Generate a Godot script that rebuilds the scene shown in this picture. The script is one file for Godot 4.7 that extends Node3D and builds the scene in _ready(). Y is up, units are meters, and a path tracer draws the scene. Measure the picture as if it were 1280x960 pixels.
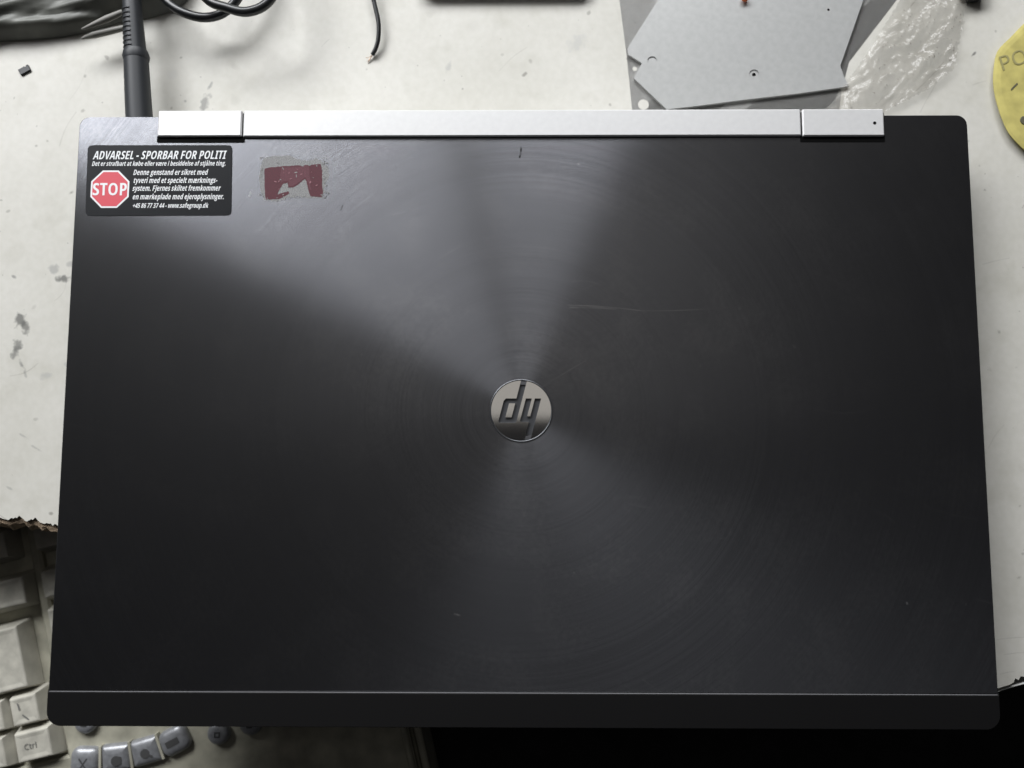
extends Node3D
# A closed, worn laptop on a white workbench whose front edge overhangs an old keyboard; daylight from windows on the far left.
# x to the right, y up, z towards the person who holds the camera; the bench top is y = 0 and the lid's middle stands over the origin.

var M := {}
var rng := RandomNumberGenerator.new()
const LID := 0.025


func _ready() -> void:
	rng.seed = 7
	# ---- camera
	var cam := Camera3D.new()
	cam.name = "camera"
	add_child(cam)
	var lens := CameraAttributesPhysical.new()
	lens.frustum_focal_length = 24.175
	lens.frustum_focus_distance = 0.335
	lens.exposure_aperture = 5.5
	lens.frustum_near = 0.01
	lens.frustum_far = 30.0
	cam.attributes = lens
	cam.keep_aspect = Camera3D.KEEP_HEIGHT
	cam.fov = 52.79
	cam.near = 0.01
	cam.far = 30.0
	cam.transform = Transform3D(Vector3(0.999967, -0.008028, -0.001396), Vector3(-0.000656, 0.091499, -0.995805), Vector3(0.008123, 0.995773, 0.091490), Vector3(-0.00120, 0.35100, 0.01870))
	cam.current = true
	# ---- surroundings and light
	var env := Environment.new()
	env.background_mode = Environment.BG_COLOR
	env.background_color = Color(0.013, 0.0128, 0.014).linear_to_srgb()
	env.tonemap_mode = Environment.TONE_MAPPER_LINEAR
	env.tonemap_exposure = 1.06
	env.sdfgi_enabled = true
	env.ssao_enabled = true
	env.ssil_enabled = true
	var we := WorldEnvironment.new()
	we.name = "surroundings"
	we.environment = env
	add_child(we)
	window_light("window_left", 125.5, 36.0, 1.7, Vector2(1.10, 0.60), 16.5, Color(0.985, 0.99, 1.0))
	window_light("window_narrow", 85.0, 36.0, 1.7, Vector2(0.68, 0.62), 12.5, Color(0.985, 0.99, 1.0))
	var ceiling := AreaLight3D.new()       # the light that the pale ceiling beyond the bench throws back
	ceiling.name = "ceiling_bounce"
	ceiling.area_size = Vector2(1.2, 0.8)
	ceiling.light_energy = 0.30 * 0.96 / PI
	ceiling.area_normalize_energy = true
	ceiling.light_color = Color(1.0, 0.985, 0.965)
	ceiling.area_range = 8.0
	ceiling.shadow_enabled = true
	add_child(ceiling)
	ceiling.transform = Transform3D(Basis(Vector3.RIGHT, Vector3.FORWARD, Vector3.UP), Vector3(0, 2.0, -0.49))

	make_materials()
	make_bench()
	make_keyboard()
	make_laptop()
	make_power_cable()
	make_cable_coil()
	make_wire()
	make_bag()
	make_plates()
	make_clear_film()
	make_note()
	make_small_parts()


func window_light(called: String, azimuth: float, elevation: float, away: float, size: Vector2, radiance: float, tint: Color) -> void:
	var l := AreaLight3D.new()
	l.name = called
	l.area_size = size
	l.area_normalize_energy = true
	l.light_energy = radiance * size.x * size.y / PI
	l.light_color = tint
	l.area_range = 8.0
	l.shadow_enabled = true
	add_child(l)
	var a := deg_to_rad(azimuth)
	var e := deg_to_rad(elevation)
	l.position = Vector3(cos(a) * cos(e), sin(e), -sin(a) * cos(e)) * away
	l.look_at(Vector3(0, l.position.y, 0) + Vector3(0, -0.3, 0), Vector3.UP)


# ------------------------------------------------------------------ helpers
func mat(c: Color, rough: float, metal := 0.0) -> StandardMaterial3D:
	var m := StandardMaterial3D.new()
	m.albedo_color = c.linear_to_srgb()
	m.roughness = rough
	m.metallic = metal
	return m


func grain(m: StandardMaterial3D, per_metre: float, lo: float, hi: float, seed_: int, freq := 0.02, octaves := 4, relief := 0.0) -> StandardMaterial3D:
	var n := FastNoiseLite.new()
	n.seed = seed_
	n.frequency = freq
	n.fractal_octaves = octaves
	var t := NoiseTexture2D.new()
	t.width = 512
	t.height = 512
	t.seamless = true
	t.noise = n
	var g := Gradient.new()
	g.set_color(0, Color(lo, lo, lo))
	g.set_color(1, Color(hi, hi, hi))
	t.color_ramp = g
	m.albedo_texture = t
	m.uv1_triplanar = true
	m.uv1_world_triplanar = true
	m.uv1_scale = Vector3.ONE * per_metre
	if relief > 0.0:
		m.heightmap_enabled = true
		m.heightmap_texture = t
		m.heightmap_scale = relief
	return m


func begin() -> SurfaceTool:
	var st := SurfaceTool.new()
	st.begin(Mesh.PRIMITIVE_TRIANGLES)
	return st


func tri(st: SurfaceTool, a: Vector3, b: Vector3, c: Vector3) -> void:   # counter-clockwise seen from outside
	st.add_vertex(a)
	st.add_vertex(c)
	st.add_vertex(b)


func quad(st: SurfaceTool, a: Vector3, b: Vector3, c: Vector3, d: Vector3) -> void:
	tri(st, a, b, c)
	tri(st, a, c, d)


func put(called: String, st: SurfaceTool, m: Material, parent: Node = self) -> MeshInstance3D:
	st.generate_normals()
	return put_mesh(called, st.commit(), m, parent)


func put_mesh(called: String, mesh: Mesh, m: Material, parent: Node = self) -> MeshInstance3D:
	var o := MeshInstance3D.new()
	o.name = called
	o.mesh = mesh
	o.material_override = m
	o.cast_shadow = GeometryInstance3D.SHADOW_CASTING_SETTING_ON
	parent.add_child(o, true)
	return o


func tag(o: Node, label: String, category := "", group := "", kind := "") -> void:
	if label: o.set_meta("label", label)
	if category: o.set_meta("category", category)
	if group: o.set_meta("group", group)
	if kind: o.set_meta("kind", kind)


func thing(called: String, label: String, category: String, at := Vector3.ZERO, turn := 0.0) -> Node3D:
	var o := Node3D.new()
	o.name = called
	add_child(o, true)
	o.position = at
	o.rotation.y = turn
	tag(o, label, category)
	return o


func area(p: PackedVector2Array) -> float:
	var s := 0.0
	for i in p.size():
		s += p[i].cross(p[(i + 1) % p.size()])
	return s * 0.5


func wound(p: PackedVector2Array) -> PackedVector2Array:      # counter-clockwise as seen from above
	var q := p.duplicate()
	if area(q) > 0.0:
		q.reverse()
	return q


func inset(p: PackedVector2Array, d: float) -> PackedVector2Array:
	var out := PackedVector2Array()
	var n := p.size()
	for i in n:
		var e1 := (p[i] - p[(i + n - 1) % n]).normalized()
		var e2 := (p[(i + 1) % n] - p[i]).normalized()
		var n1 := Vector2(-e1.y, e1.x)
		var n2 := Vector2(-e2.y, e2.x)
		out.append(p[i] - d * (n1 + n2) / maxf(0.4, 1.0 + n1.dot(n2)))
	return out


func cap(st: SurfaceTool, p: PackedVector2Array, y: float, up := true) -> void:
	var large := PackedVector2Array()      # in tenths of millimetres: the triangulation drops what is smaller than its tolerance
	for v in p:
		large.append(v * 10000.0)
	var ix := Geometry2D.triangulate_polygon(large)
	if ix.is_empty():
		print("no cap: ", p.size(), " ", p[0])
		ix = Geometry2D.triangulate_polygon(p)
	for k in range(0, ix.size(), 3):
		var a := p[ix[k]]
		var b := p[ix[k + 1]]
		var c := p[ix[k + 2]]
		if ((b - a).cross(c - a) < 0.0) != up:
			var s := b
			b = c
			c = s
		tri(st, Vector3(a.x, y, a.y), Vector3(b.x, y, b.y), Vector3(c.x, y, c.y))


# rings: [inset, height] from the bottom up; the last one is closed by a cap
func loft(st: SurfaceTool, outline: PackedVector2Array, rings: Array, soft := false, bottom := false) -> void:
	var p := wound(outline)
	var last := PackedVector2Array()
	for k in rings.size():
		var q := inset(p, rings[k][0]) if rings[k][0] != 0.0 else p
		if k > 0:
			st.set_smooth_group(0 if soft else -1)
			for i in q.size():
				var j := (i + 1) % q.size()
				quad(st, Vector3(last[i].x, rings[k - 1][1], last[i].y), Vector3(last[j].x, rings[k - 1][1], last[j].y), Vector3(q[j].x, rings[k][1], q[j].y), Vector3(q[i].x, rings[k][1], q[i].y))
		elif bottom:
			st.set_smooth_group(-1)
			cap(st, q, rings[0][1], false)
		last = q
	st.set_smooth_group(0 if soft else -1)
	cap(st, last, rings[rings.size() - 1][1])


# the same from ready-made rings that have as many corners each: [outline, height]
func stack(st: SurfaceTool, rings: Array, soft := false) -> void:
	st.set_smooth_group(0 if soft else -1)
	for k in rings.size():
		var q := wound(rings[k][0])
		if k > 0:
			var p := wound(rings[k - 1][0])
			for i in q.size():
				var j := (i + 1) % q.size()
				quad(st, Vector3(p[i].x, rings[k - 1][1], p[i].y), Vector3(p[j].x, rings[k - 1][1], p[j].y), Vector3(q[j].x, rings[k][1], q[j].y), Vector3(q[i].x, rings[k][1], q[i].y))
		if k == rings.size() - 1:
			cap(st, q, rings[k][1])


func cushion(w: float, d: float, r: float, rings: Array, steps := 4) -> Array:      # rings: [inset, height] of a rounded rectangle
	return rings.map(func(g): return [rounded(-w + g[0], -d + g[0], w - g[0], d - g[0], maxf(r - g[0] * 0.6, 0.0003), steps), g[1]])


func slab(outline: PackedVector2Array, y0: float, y1: float, bevel := 0.0003) -> SurfaceTool:
	var st := begin()
	loft(st, outline, [[0.0, y0], [0.0, y1 - bevel], [bevel, y1]] if bevel > 0.0 else [[0.0, y0], [0.0, y1]], false, true)
	return st


func rounded(x0: float, z0: float, x1: float, z1: float, r: float, steps := 6) -> PackedVector2Array:
	var p := PackedVector2Array()
	for k in 4:
		var cx: float = [x1 - r, x0 + r, x0 + r, x1 - r][k]
		var cz: float = [z1 - r, z1 - r, z0 + r, z0 + r][k]
		for s in steps + 1:
			var a := (k + s / float(steps)) * PI / 2
			p.append(Vector2(cx + r * cos(a), cz + r * sin(a)))
	return p


func circle(cx: float, cz: float, r: float, n := 32) -> PackedVector2Array:
	var p := PackedVector2Array()
	for i in n:
		p.append(Vector2(cx + r * cos(TAU * i / n), cz + r * sin(TAU * i / n)))
	return p


func spline(pts: Array, per: int) -> PackedVector3Array:
	var out := PackedVector3Array()
	for i in pts.size() - 1:
		var a: Vector3 = pts[maxi(i - 1, 0)]
		var b: Vector3 = pts[i]
		var c: Vector3 = pts[i + 1]
		var d: Vector3 = pts[mini(i + 2, pts.size() - 1)]
		for s in per:
			out.append(b.cubic_interpolate(c, a, d, s / float(per)))
	out.append(pts[pts.size() - 1])
	return out


func tube(st: SurfaceTool, path: PackedVector3Array, radii: Array, sides := 14, ends := true) -> void:
	var n := path.size()
	var side := Vector3.ZERO
	var rows := []
	for i in n:
		var t := (path[mini(i + 1, n - 1)] - path[maxi(i - 1, 0)]).normalized()
		if i == 0:
			side = t.cross(Vector3.UP if absf(t.y) < 0.9 else Vector3.RIGHT).normalized()
		side = (side - t * side.dot(t)).normalized()
		var other := t.cross(side)
		var r: float = radii[0] if radii.size() == 1 else lerpf(radii[int(i * (radii.size() - 1) / float(n - 1))], radii[mini(int(i * (radii.size() - 1) / float(n - 1)) + 1, radii.size() - 1)], fposmod(i * (radii.size() - 1) / float(n - 1), 1.0))
		var row := PackedVector3Array()
		for k in sides:
			var a := TAU * k / sides
			row.append(path[i] + r * (cos(a) * side + sin(a) * other))
		rows.append(row)
	st.set_smooth_group(0)
	for i in n - 1:
		for k in sides:
			var j := (k + 1) % sides
			quad(st, rows[i][k], rows[i][j], rows[i + 1][j], rows[i + 1][k])
	if ends:
		st.set_smooth_group(-1)
		for k in range(1, sides - 1):
			tri(st, rows[0][0], rows[0][k + 1], rows[0][k])
			tri(st, rows[n - 1][0], rows[n - 1][k], rows[n - 1][k + 1])


# lettering laid flat on a surface facing up: fills a box of that width and letter height whose lower left corner is at «at»; «lean» slants it
func letters(st: SurfaceTool, text: String, at: Vector3, width: float, height: float, along := Vector3.RIGHT, lean := 0.0, bold := true, sample := "H") -> void:
	var f := SystemFont.new()
	f.font_names = PackedStringArray(["Droid Sans"])
	f.font_weight = 700 if bold else 400
	var t := TextMesh.new()
	t.font = f
	t.font_size = 48
	t.pixel_size = 0.001
	t.depth = 0.004
	t.curve_step = 2.0
	t.text = sample
	var tall := t.get_aabb().size.y
	var foot := t.get_aabb().position.y
	t.text = text
	var box := t.get_aabb()
	var up := Vector3.UP.cross(along)
	var sx := width / box.size.x
	var sy := height / tall
	var b := Basis(along * sx, up * sy + along * lean * sy, Vector3.UP * 0.01)
	var o := at - b * Vector3(box.position.x, foot, 0)
	st.append_from(t, 0, Transform3D(b, o))


func bytes_of(seed_: int, freq: float, w: int, h: int, octaves := 4, kind := FastNoiseLite.TYPE_SIMPLEX_SMOOTH) -> PackedByteArray:
	var n := FastNoiseLite.new()
	n.seed = seed_
	n.noise_type = kind
	n.frequency = freq
	n.fractal_octaves = octaves
	return n.get_image(w, h, false, false, false).get_data()


# ------------------------------------------------------------------ materials
func make_materials() -> void:
	M.desk = mat(Color(1, 1, 1), 0.5)
	M.desk.albedo_texture = desk_picture()
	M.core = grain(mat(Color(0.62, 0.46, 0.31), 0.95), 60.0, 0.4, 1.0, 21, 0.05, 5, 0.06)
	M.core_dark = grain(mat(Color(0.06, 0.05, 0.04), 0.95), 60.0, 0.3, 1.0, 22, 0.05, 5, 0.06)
	M.band = mat(Color(0.55, 0.55, 0.53), 0.5)
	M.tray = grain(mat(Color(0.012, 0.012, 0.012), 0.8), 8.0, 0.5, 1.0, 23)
	M.beige = grain(mat(Color(0.56, 0.54, 0.43), 0.55), 9.0, 0.74, 1.0, 24, 0.012, 5)
	M.key = grain(mat(Color(0.61, 0.59, 0.51), 0.5), 14.0, 0.8, 1.0, 25, 0.012, 4)
	M.legend = mat(Color(0.16, 0.16, 0.15), 0.7)
	M.silver_key = grain(mat(Color(0.42, 0.43, 0.45), 0.36, 0.35), 30.0, 0.8, 1.0, 26)
	M.icon = mat(Color(0.07, 0.07, 0.07), 0.6)
	M.lid = mat(Color(0.232, 0.237, 0.258), 0.262, 1.0)
	M.lid.clearcoat_enabled = true
	M.lid.clearcoat = 0.4
	M.lid.clearcoat_roughness = 0.5
	M.lid.anisotropy_enabled = true
	M.lid.anisotropy = -0.86
	M.lid.albedo_texture = spun_picture()
	M.lid.detail_enabled = true
	M.lid.detail_blend_mode = BaseMaterial3D.BLEND_MODE_MIX
	M.lid.detail_albedo = wear_picture()
	M.lid.detail_uv_layer = BaseMaterial3D.DETAIL_UV_2
	M.lid_edge = mat(Color(0.16, 0.165, 0.175), 0.35, 0.9)
	M.trim = mat(Color(0.0055, 0.0053, 0.0055), 0.5)
	M.trim.metallic_specular = 0.38
	M.trim_line = mat(Color(0.30, 0.30, 0.31), 0.4, 0.5)
	M.base = mat(Color(0.03, 0.031, 0.033), 0.5)
	M.hinge = grain(mat(Color(0.76, 0.76, 0.755), 0.40, 0.25), 24.0, 0.97, 1.0, 28)
	M.gap = mat(Color(0.003, 0.003, 0.003), 0.7)
	M.gap.metallic_specular = 0.15
	M.chrome = mat(Color(0.94, 0.92, 0.88), 0.06, 1.0)
	M.badge_floor = mat(Color(0.085, 0.088, 0.095), 0.35, 0.6)
	M.sticker = mat(Color(0.008, 0.009, 0.011), 0.36)
	M.sticker.metallic_specular = 0.33
	M.print_white = mat(Color(0.78, 0.79, 0.80), 0.5)
	M.print_red = mat(Color(0.62, 0.06, 0.085), 0.45)
	M.label_red = grain(mat(Color(0.105, 0.009, 0.022), 0.65), 90.0, 0.7, 1.0, 29, 0.03, 5)
	M.label_worn = grain(mat(Color(0.165, 0.036, 0.055), 0.65), 120.0, 0.6, 1.0, 30, 0.03, 5)
	M.glue = grain(mat(Color(0.60, 0.60, 0.59), 0.6), 160.0, 0.6, 1.0, 31, 0.03, 5, 0.01)
	M.glue.transparency = BaseMaterial3D.TRANSPARENCY_ALPHA
	M.glue.albedo_color.a = 0.5
	M.fibre = grain(mat(Color(0.46, 0.46, 0.45), 0.8), 200.0, 0.5, 1.0, 38)
	M.pink_fibre = mat(Color(0.28, 0.13, 0.15), 0.8)
	M.scuff = mat(Color(0.35, 0.36, 0.37), 0.6, 0.3)
	M.rubber = mat(Color(0.022, 0.025, 0.029), 0.5)
	M.cord = mat(Color(0.012, 0.013, 0.014), 0.32)
	M.copper = mat(Color(0.45, 0.33, 0.24), 0.4, 0.8)
	M.bag = grain(mat(Color(0.21, 0.215, 0.19), 0.5), 8.0, 0.6, 1.0, 33, 0.012, 4)
	M.fold = mat(Color(0.22, 0.215, 0.195), 0.5)
	M.plate = grain(mat(Color(0.47, 0.475, 0.465), 0.40, 0.25), 40.0, 0.95, 1.0, 34, 0.01, 5)
	M.plate_old = grain(mat(Color(0.45, 0.445, 0.425), 0.5, 0.1), 30.0, 0.92, 1.0, 35, 0.014, 5)
	M.orange = mat(Color(0.55, 0.12, 0.03), 0.5)
	M.film = mat(Color(0.30, 0.275, 0.235), 0.15)
	M.film.transparency = BaseMaterial3D.TRANSPARENCY_ALPHA
	M.film.albedo_color.a = 0.22
	M.film.metallic_specular = 0.32
	M.note = grain(mat(Color(0.62, 0.545, 0.17), 0.75), 10.0, 0.82, 1.0, 36)
	M.ink = mat(Color(0.10, 0.095, 0.06), 0.7)
	M.pencil = mat(Color(0.32, 0.29, 0.12), 0.7)
	M.black_part = mat(Color(0.018, 0.02, 0.022), 0.45)


func picture(w: int, h: int, format: Image.Format, bytes: PackedByteArray) -> ImageTexture:
	return ImageTexture.create_from_image(Image.create_from_data(w, h, false, format, bytes))


# marks on a byte picture with 3 channels: an uneven blot, towards a colour
func blot(d: PackedByteArray, w: int, h: int, c: Vector2, rx: float, ry: float, turn: float, ink: Color, strength: float, ragged: PackedByteArray) -> void:
	var r := int(ceil(maxf(rx, ry) * 1.6)) + 1
	for y in range(maxi(0, int(c.y) - r), mini(h, int(c.y) + r + 1)):
		for x in range(maxi(0, int(c.x) - r), mini(w, int(c.x) + r + 1)):
			var p := (Vector2(x, y) - c).rotated(-turn) / Vector2(rx, ry)
			var s := 1.0 - p.length() + (ragged[(y * w + x) % ragged.size()] / 255.0 - 0.5) * 1.5
			if s > 0.0:
				var k := minf(1.0, s * 1.7) * strength
				var i := (y * w + x) * 3
				d[i] = int(lerpf(d[i], ink.r8, k))
				d[i + 1] = int(lerpf(d[i + 1], ink.g8, k))
				d[i + 2] = int(lerpf(d[i + 2], ink.b8, k))


func streak(d: PackedByteArray, w: int, h: int, a: Vector2, b: Vector2, bow: float, wide: float, ink: Color, strength: float) -> void:
	var n := int(a.distance_to(b)) + 1
	var across := (b - a).normalized().orthogonal() * bow
	for s in n:
		var t := s / float(n)
		var p := a.lerp(b, t) + across * sin(t * PI)
		for oy in range(-2, 3):
			for ox in range(-2, 3):
				var q := Vector2i(int(p.x) + ox, int(p.y) + oy)
				if q.x < 0 or q.y < 0 or q.x >= w or q.y >= h:
					continue
				var k := clampf(wide + 0.5 - Vector2(q).distance_to(p), 0.0, 1.0) * strength * (0.8 + 0.2 * sin(t * 7.0 + a.x))
				var i := (q.y * w + q.x) * 3
				d[i] = int(lerpf(d[i], ink.r8, k))
				d[i + 1] = int(lerpf(d[i + 1], ink.g8, k))
				d[i + 2] = int(lerpf(d[i + 2], ink.b8, k))


const DESK_AT := Vector2(-0.31, -0.25)    # the corner of the bench top where its picture begins
const DESK_SPAN := Vector2(0.62, 0.465)


func desk_picture() -> ImageTexture:
	var w := 1984
	var h := 1488
	var cloud := bytes_of(41, 0.004, w, h, 5)
	var fine := bytes_of(42, 0.07, w, h, 4)
	var drawn := bytes_of(43, 0.012, w, h, 4)
	var d := PackedByteArray()
	d.resize(w * h * 3)
	for i in w * h:
		var g := (cloud[i] - 128) * 0.085 + (fine[i] - 128) * 0.045
		var grime := maxf(0.0, drawn[i] - 150) * 0.11
		d[i * 3] = int(clampf(205 + g * 0.8 - grime, 0, 255))
		d[i * 3 + 1] = int(clampf(203 + g * 0.8 - grime * 1.02, 0, 255))
		d[i * 3 + 2] = int(clampf(194.5 + g * 0.9 - grime * 1.15, 0, 255))
	var px := w / DESK_SPAN.x
	var dirt := Color8(95, 92, 84)
	for k in 950:      # specks
		var p := Vector2(rng.randf() * w, rng.randf() * h)
		var s := 0.8 + 2.6 * pow(rng.randf(), 3.0)
		blot(d, w, h, p, s, s * rng.randf_range(0.7, 1.8), rng.randf() * PI, dirt, rng.randf_range(0.12, 0.5), fine)
	for k in 60:       # faint smears
		var p := Vector2(rng.randf() * w, rng.randf() * h)
		blot(d, w, h, p, rng.randf_range(6, 22), rng.randf_range(4, 12), rng.randf() * PI, Color8(160, 157, 147), rng.randf_range(0.06, 0.2), fine)
	for k in 110:      # hair scratches
		var p := Vector2(rng.randf() * w, rng.randf() * h)
		var q := p + Vector2.from_angle(rng.randf_range(-1.2, 0.4)) * rng.randf_range(8, 70)
		streak(d, w, h, p, q, rng.randf_range(-5, 5), rng.randf_range(0.3, 0.8), Color8(140, 137, 128), rng.randf_range(0.15, 0.5))
	var spot := func(at: Vector2, rx: float, ry: float, turn: float, tone: int, strength: float) -> void:
		blot(d, w, h, (at - DESK_AT) * px, rx * px, ry * px, turn, Color8(tone, tone, tone - 4), strength, fine)
	# the stains of this bench top
	var left: Array = [Vector2(-0.2312, -0.0431), Vector2(-0.2288, -0.0397), Vector2(-0.2320, -0.0319), Vector2(-0.2325, -0.0278), Vector2(-0.2292, -0.0223), Vector2(-0.2275, -0.0186), Vector2(-0.2122, -0.0626), Vector2(-0.2166, -0.0671), Vector2(-0.2175, -0.0171), Vector2(-0.2050, -0.0319), Vector2(-0.2354, -0.0637), Vector2(-0.2074, -0.0226), Vector2(-0.2085, -0.0694), Vector2(-0.2262, 0.0104), Vector2(-0.2203, 0.0158), Vector2(-0.2313, 0.0339)]
	spot.call(left[0], 0.0026, 0.0042, 0.2, 92, 0.7)
	spot.call(left[1], 0.0022, 0.0034, -0.5, 98, 0.65)
	spot.call(left[2], 0.0024, 0.0040, 0.1, 98, 0.6)
	spot.call(left[3], 0.0020, 0.0034, 0.3, 104, 0.6)
	spot.call(left[4], 0.0010, 0.0030, -0.5, 120, 0.6)
	spot.call(left[5], 0.0009, 0.0020, -0.4, 130, 0.5)
	spot.call(left[6], 0.0045, 0.0018, 0.1, 90, 0.7)
	spot.call(left[7], 0.0040, 0.0024, 0.4, 150, 0.6)
	spot.call(left[8], 0.0030, 0.0020, 0.0, 165, 0.5)
	spot.call(left[9], 0.0020, 0.0024, 0.0, 160, 0.5)
	spot.call(left[10], 0.0014, 0.0008, 0.6, 120, 0.6)
	spot.call(left[11], 0.0030, 0.0022, 0.2, 172, 0.6)
	spot.call(left[12], 0.0028, 0.0016, 0.2, 150, 0.5)
	for k in range(13, 16):
		spot.call(left[k], 0.0028, 0.0006, 0.5, 140, 0.4)
	var top: Array = [Vector2(-0.1496, -0.1476), Vector2(-0.1476, -0.1551), Vector2(-0.1591, -0.1480), Vector2(-0.1657, -0.1615), Vector2(0.0261, -0.1760), Vector2(-0.0346, -0.1639), Vector2(0.2132, -0.1699), Vector2(0.1896, -0.1480), Vector2(0.2072, -0.1270)]
	spot.call(top[0], 0.0024, 0.0052, 0.35, 122, 0.65)
	spot.call(top[1], 0.0009, 0.0030, 0.4, 130, 0.6)
	spot.call(top[2], 0.0010, 0.0010, 0.0, 120, 0.6)
	spot.call(top[3], 0.0040, 0.0030, 0.0, 185, 0.3)
	spot.call(top[4], 0.0040, 0.0060, 0.7, 178, 0.45)
	spot.call(top[5], 0.0014, 0.0034, 0.3, 165, 0.5)
	spot.call(top[6], 0.0022, 0.0006, -0.8, 95, 0.7)
	spot.call(top[8], 0.0020, 0.0010, -0.5, 140, 0.6)
	var lines: Array = [Vector2(0.1870, -0.1417), Vector2(0.1932, -0.1526), Vector2(0.1932, -0.1526), Vector2(0.1960, -0.1573), Vector2(0.2095, 0.0991), Vector2(0.2214, 0.0980), Vector2(0.2119, 0.1056), Vector2(0.2217, 0.1045), Vector2(0.2100, 0.1138), Vector2(0.2164, 0.1127), Vector2(0.2122, -0.0691), Vector2(0.2248, -0.0721), Vector2(-0.0949, -0.1748), Vector2(-0.0911, -0.1787), Vector2(0.2120, -0.1549), Vector2(0.2185, -0.1569)]
	for k in range(0, lines.size(), 2):
		streak(d, w, h, (lines[k] - DESK_AT) * px, (lines[k + 1] - DESK_AT) * px, 0.6, 0.4, Color8(130, 127, 120), 0.4)
	return picture(w, h, Image.FORMAT_RGB8, d)


# what turning the lid on the lathe left: fine rings, u runs once round, v from the middle outwards
func spun_picture() -> ImageTexture:
	var w := 512
	var h := 2048
	var along := bytes_of(51, 0.006, w, h / 8, 3)
	var d := PackedByteArray()
	d.resize(w * h)
	var ring := PackedFloat32Array()
	ring.resize(h)
	var slow := 0.0
	for y in h:
		slow = slow * 0.93 + rng.randf_range(-1, 1) * 0.37
		ring[y] = rng.randf_range(-1, 1) * 16.0 + slow * 3.0
	for y in h:
		for x in w:
			var k := along[(y / 8) * w + x] / 255.0
			d[y * w + x] = int(clampf(236 + ring[y] * (0.4 + 1.35 * k * k), 0, 255))
	return picture(w, h, Image.FORMAT_L8, d)


# dust, finger smudges, nicks and scratches on the lid: their colour and, in alpha, how much of the metal they hide
func wear_picture() -> ImageTexture:
	var w := 1552
	var h := 1034
	var cloud := bytes_of(61, 0.006, w, h, 5)
	var fine := bytes_of(62, 0.09, w, h, 2)
	var d := PackedByteArray()
	d.resize(w * h * 4)
	d.fill(212)
	for i in w * h:
		d[i * 4 + 3] = int(clampf((cloud[i] - 112) * 0.20 + (fine[i] - 140) * 0.10, 0, 60))
	var line := func(a: Vector2, b: Vector2, bow: float, wide: float, tone: int, strength: float) -> void:
		var n := int(a.distance_to(b)) + 1
		var across := (b - a).normalized().orthogonal() * bow
		for s in n:
			var t := s / float(n)
			var p := a.lerp(b, t) + across * sin(t * PI)
			for oy in range(-3, 4):
				for ox in range(-3, 4):
					var q := Vector2i(int(p.x) + ox, int(p.y) + oy)
					if q.x < 0 or q.y < 0 or q.x >= w or q.y >= h:
						continue
					var k := clampf(wide + 0.5 - Vector2(q).distance_to(p), 0.0, 1.0) * strength * (0.75 + 0.25 * sin(t * 9.0 + b.x))
					var i := (q.y * w + q.x) * 4
					if k * 255.0 > d[i + 3]:
						d[i] = tone
						d[i + 1] = tone
						d[i + 2] = tone
						d[i + 3] = int(k * 255.0)
	var at := func(p: Vector2) -> Vector2: return (p + Vector2(0.194, 0.12915)) * 4000.0
	for k in 60:
		var p := Vector2(rng.randf() * w, rng.randf() * h)
		line.call(p, p + Vector2.from_angle(rng.randf_range(-0.6, 0.6)) * rng.randf_range(10, 120), rng.randf_range(-8, 8), rng.randf_range(0.2, 0.7), 225, rng.randf_range(0.10, 0.32))
	for k in 130:
		var p := Vector2(rng.randf() * w, rng.randf() * h)
		line.call(p, p + Vector2(rng.randf_range(-2, 2), rng.randf_range(-2, 2)), 0.0, rng.randf_range(0.5, 1.2), 205, rng.randf_range(0.15, 0.5))
	var m: Array = [Vector2(0.0200, -0.0452), Vector2(0.0507, -0.0428), Vector2(0.0507, -0.0428), Vector2(0.0881, -0.0442), Vector2(0.0207, -0.0442), Vector2(0.0405, -0.0435), Vector2(-0.0275, 0.0838), Vector2(-0.0252, 0.0844), Vector2(0.1583, 0.0787), Vector2(0.1586, 0.0794), Vector2(-0.0005, -0.1141), Vector2(0.0002, -0.1148), Vector2(0.1044, -0.0188), Vector2(0.1130, -0.0229), Vector2(0.1155, -0.0277), Vector2(0.1161, -0.0270), Vector2(0.0245, -0.1076), Vector2(0.0252, -0.1068), Vector2(-0.0781, -0.0884), Vector2(-0.0774, -0.0863)]
	line.call(at.call(m[0]), at.call(m[1]), 2.0, 0.7, 235, 0.34)
	line.call(at.call(m[2]), at.call(m[3]), -2.0, 0.6, 235, 0.3)
	line.call(at.call(m[4]), at.call(m[5]), 1.0, 1.3, 235, 0.18)
	line.call(at.call(m[6]), at.call(m[7]), 0.0, 1.2, 220, 0.7)
	line.call(at.call(m[8]), at.call(m[9]), 0.0, 1.4, 235, 0.9)
	line.call(at.call(m[12]), at.call(m[13]), -2.0, 3.0, 150, 0.10)
	line.call(at.call(m[14]), at.call(m[15]), 0.0, 1.2, 215, 0.6)
	line.call(at.call(m[16]), at.call(m[17]), 0.0, 1.0, 215, 0.5)
	var nick: Array = [Vector2(-0.0002, -0.1148), Vector2(-0.0009, -0.1101), Vector2(-0.0781, -0.0870), Vector2(-0.0774, -0.0892)]
	line.call(at.call(nick[0]), at.call(nick[1]), 1.0, 1.5, 18, 0.95)
	line.call(at.call(nick[2]), at.call(nick[3]), 0.0, 1.2, 40, 0.8)
	return picture(w, h, Image.FORMAT_RGBA8, d)


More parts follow.
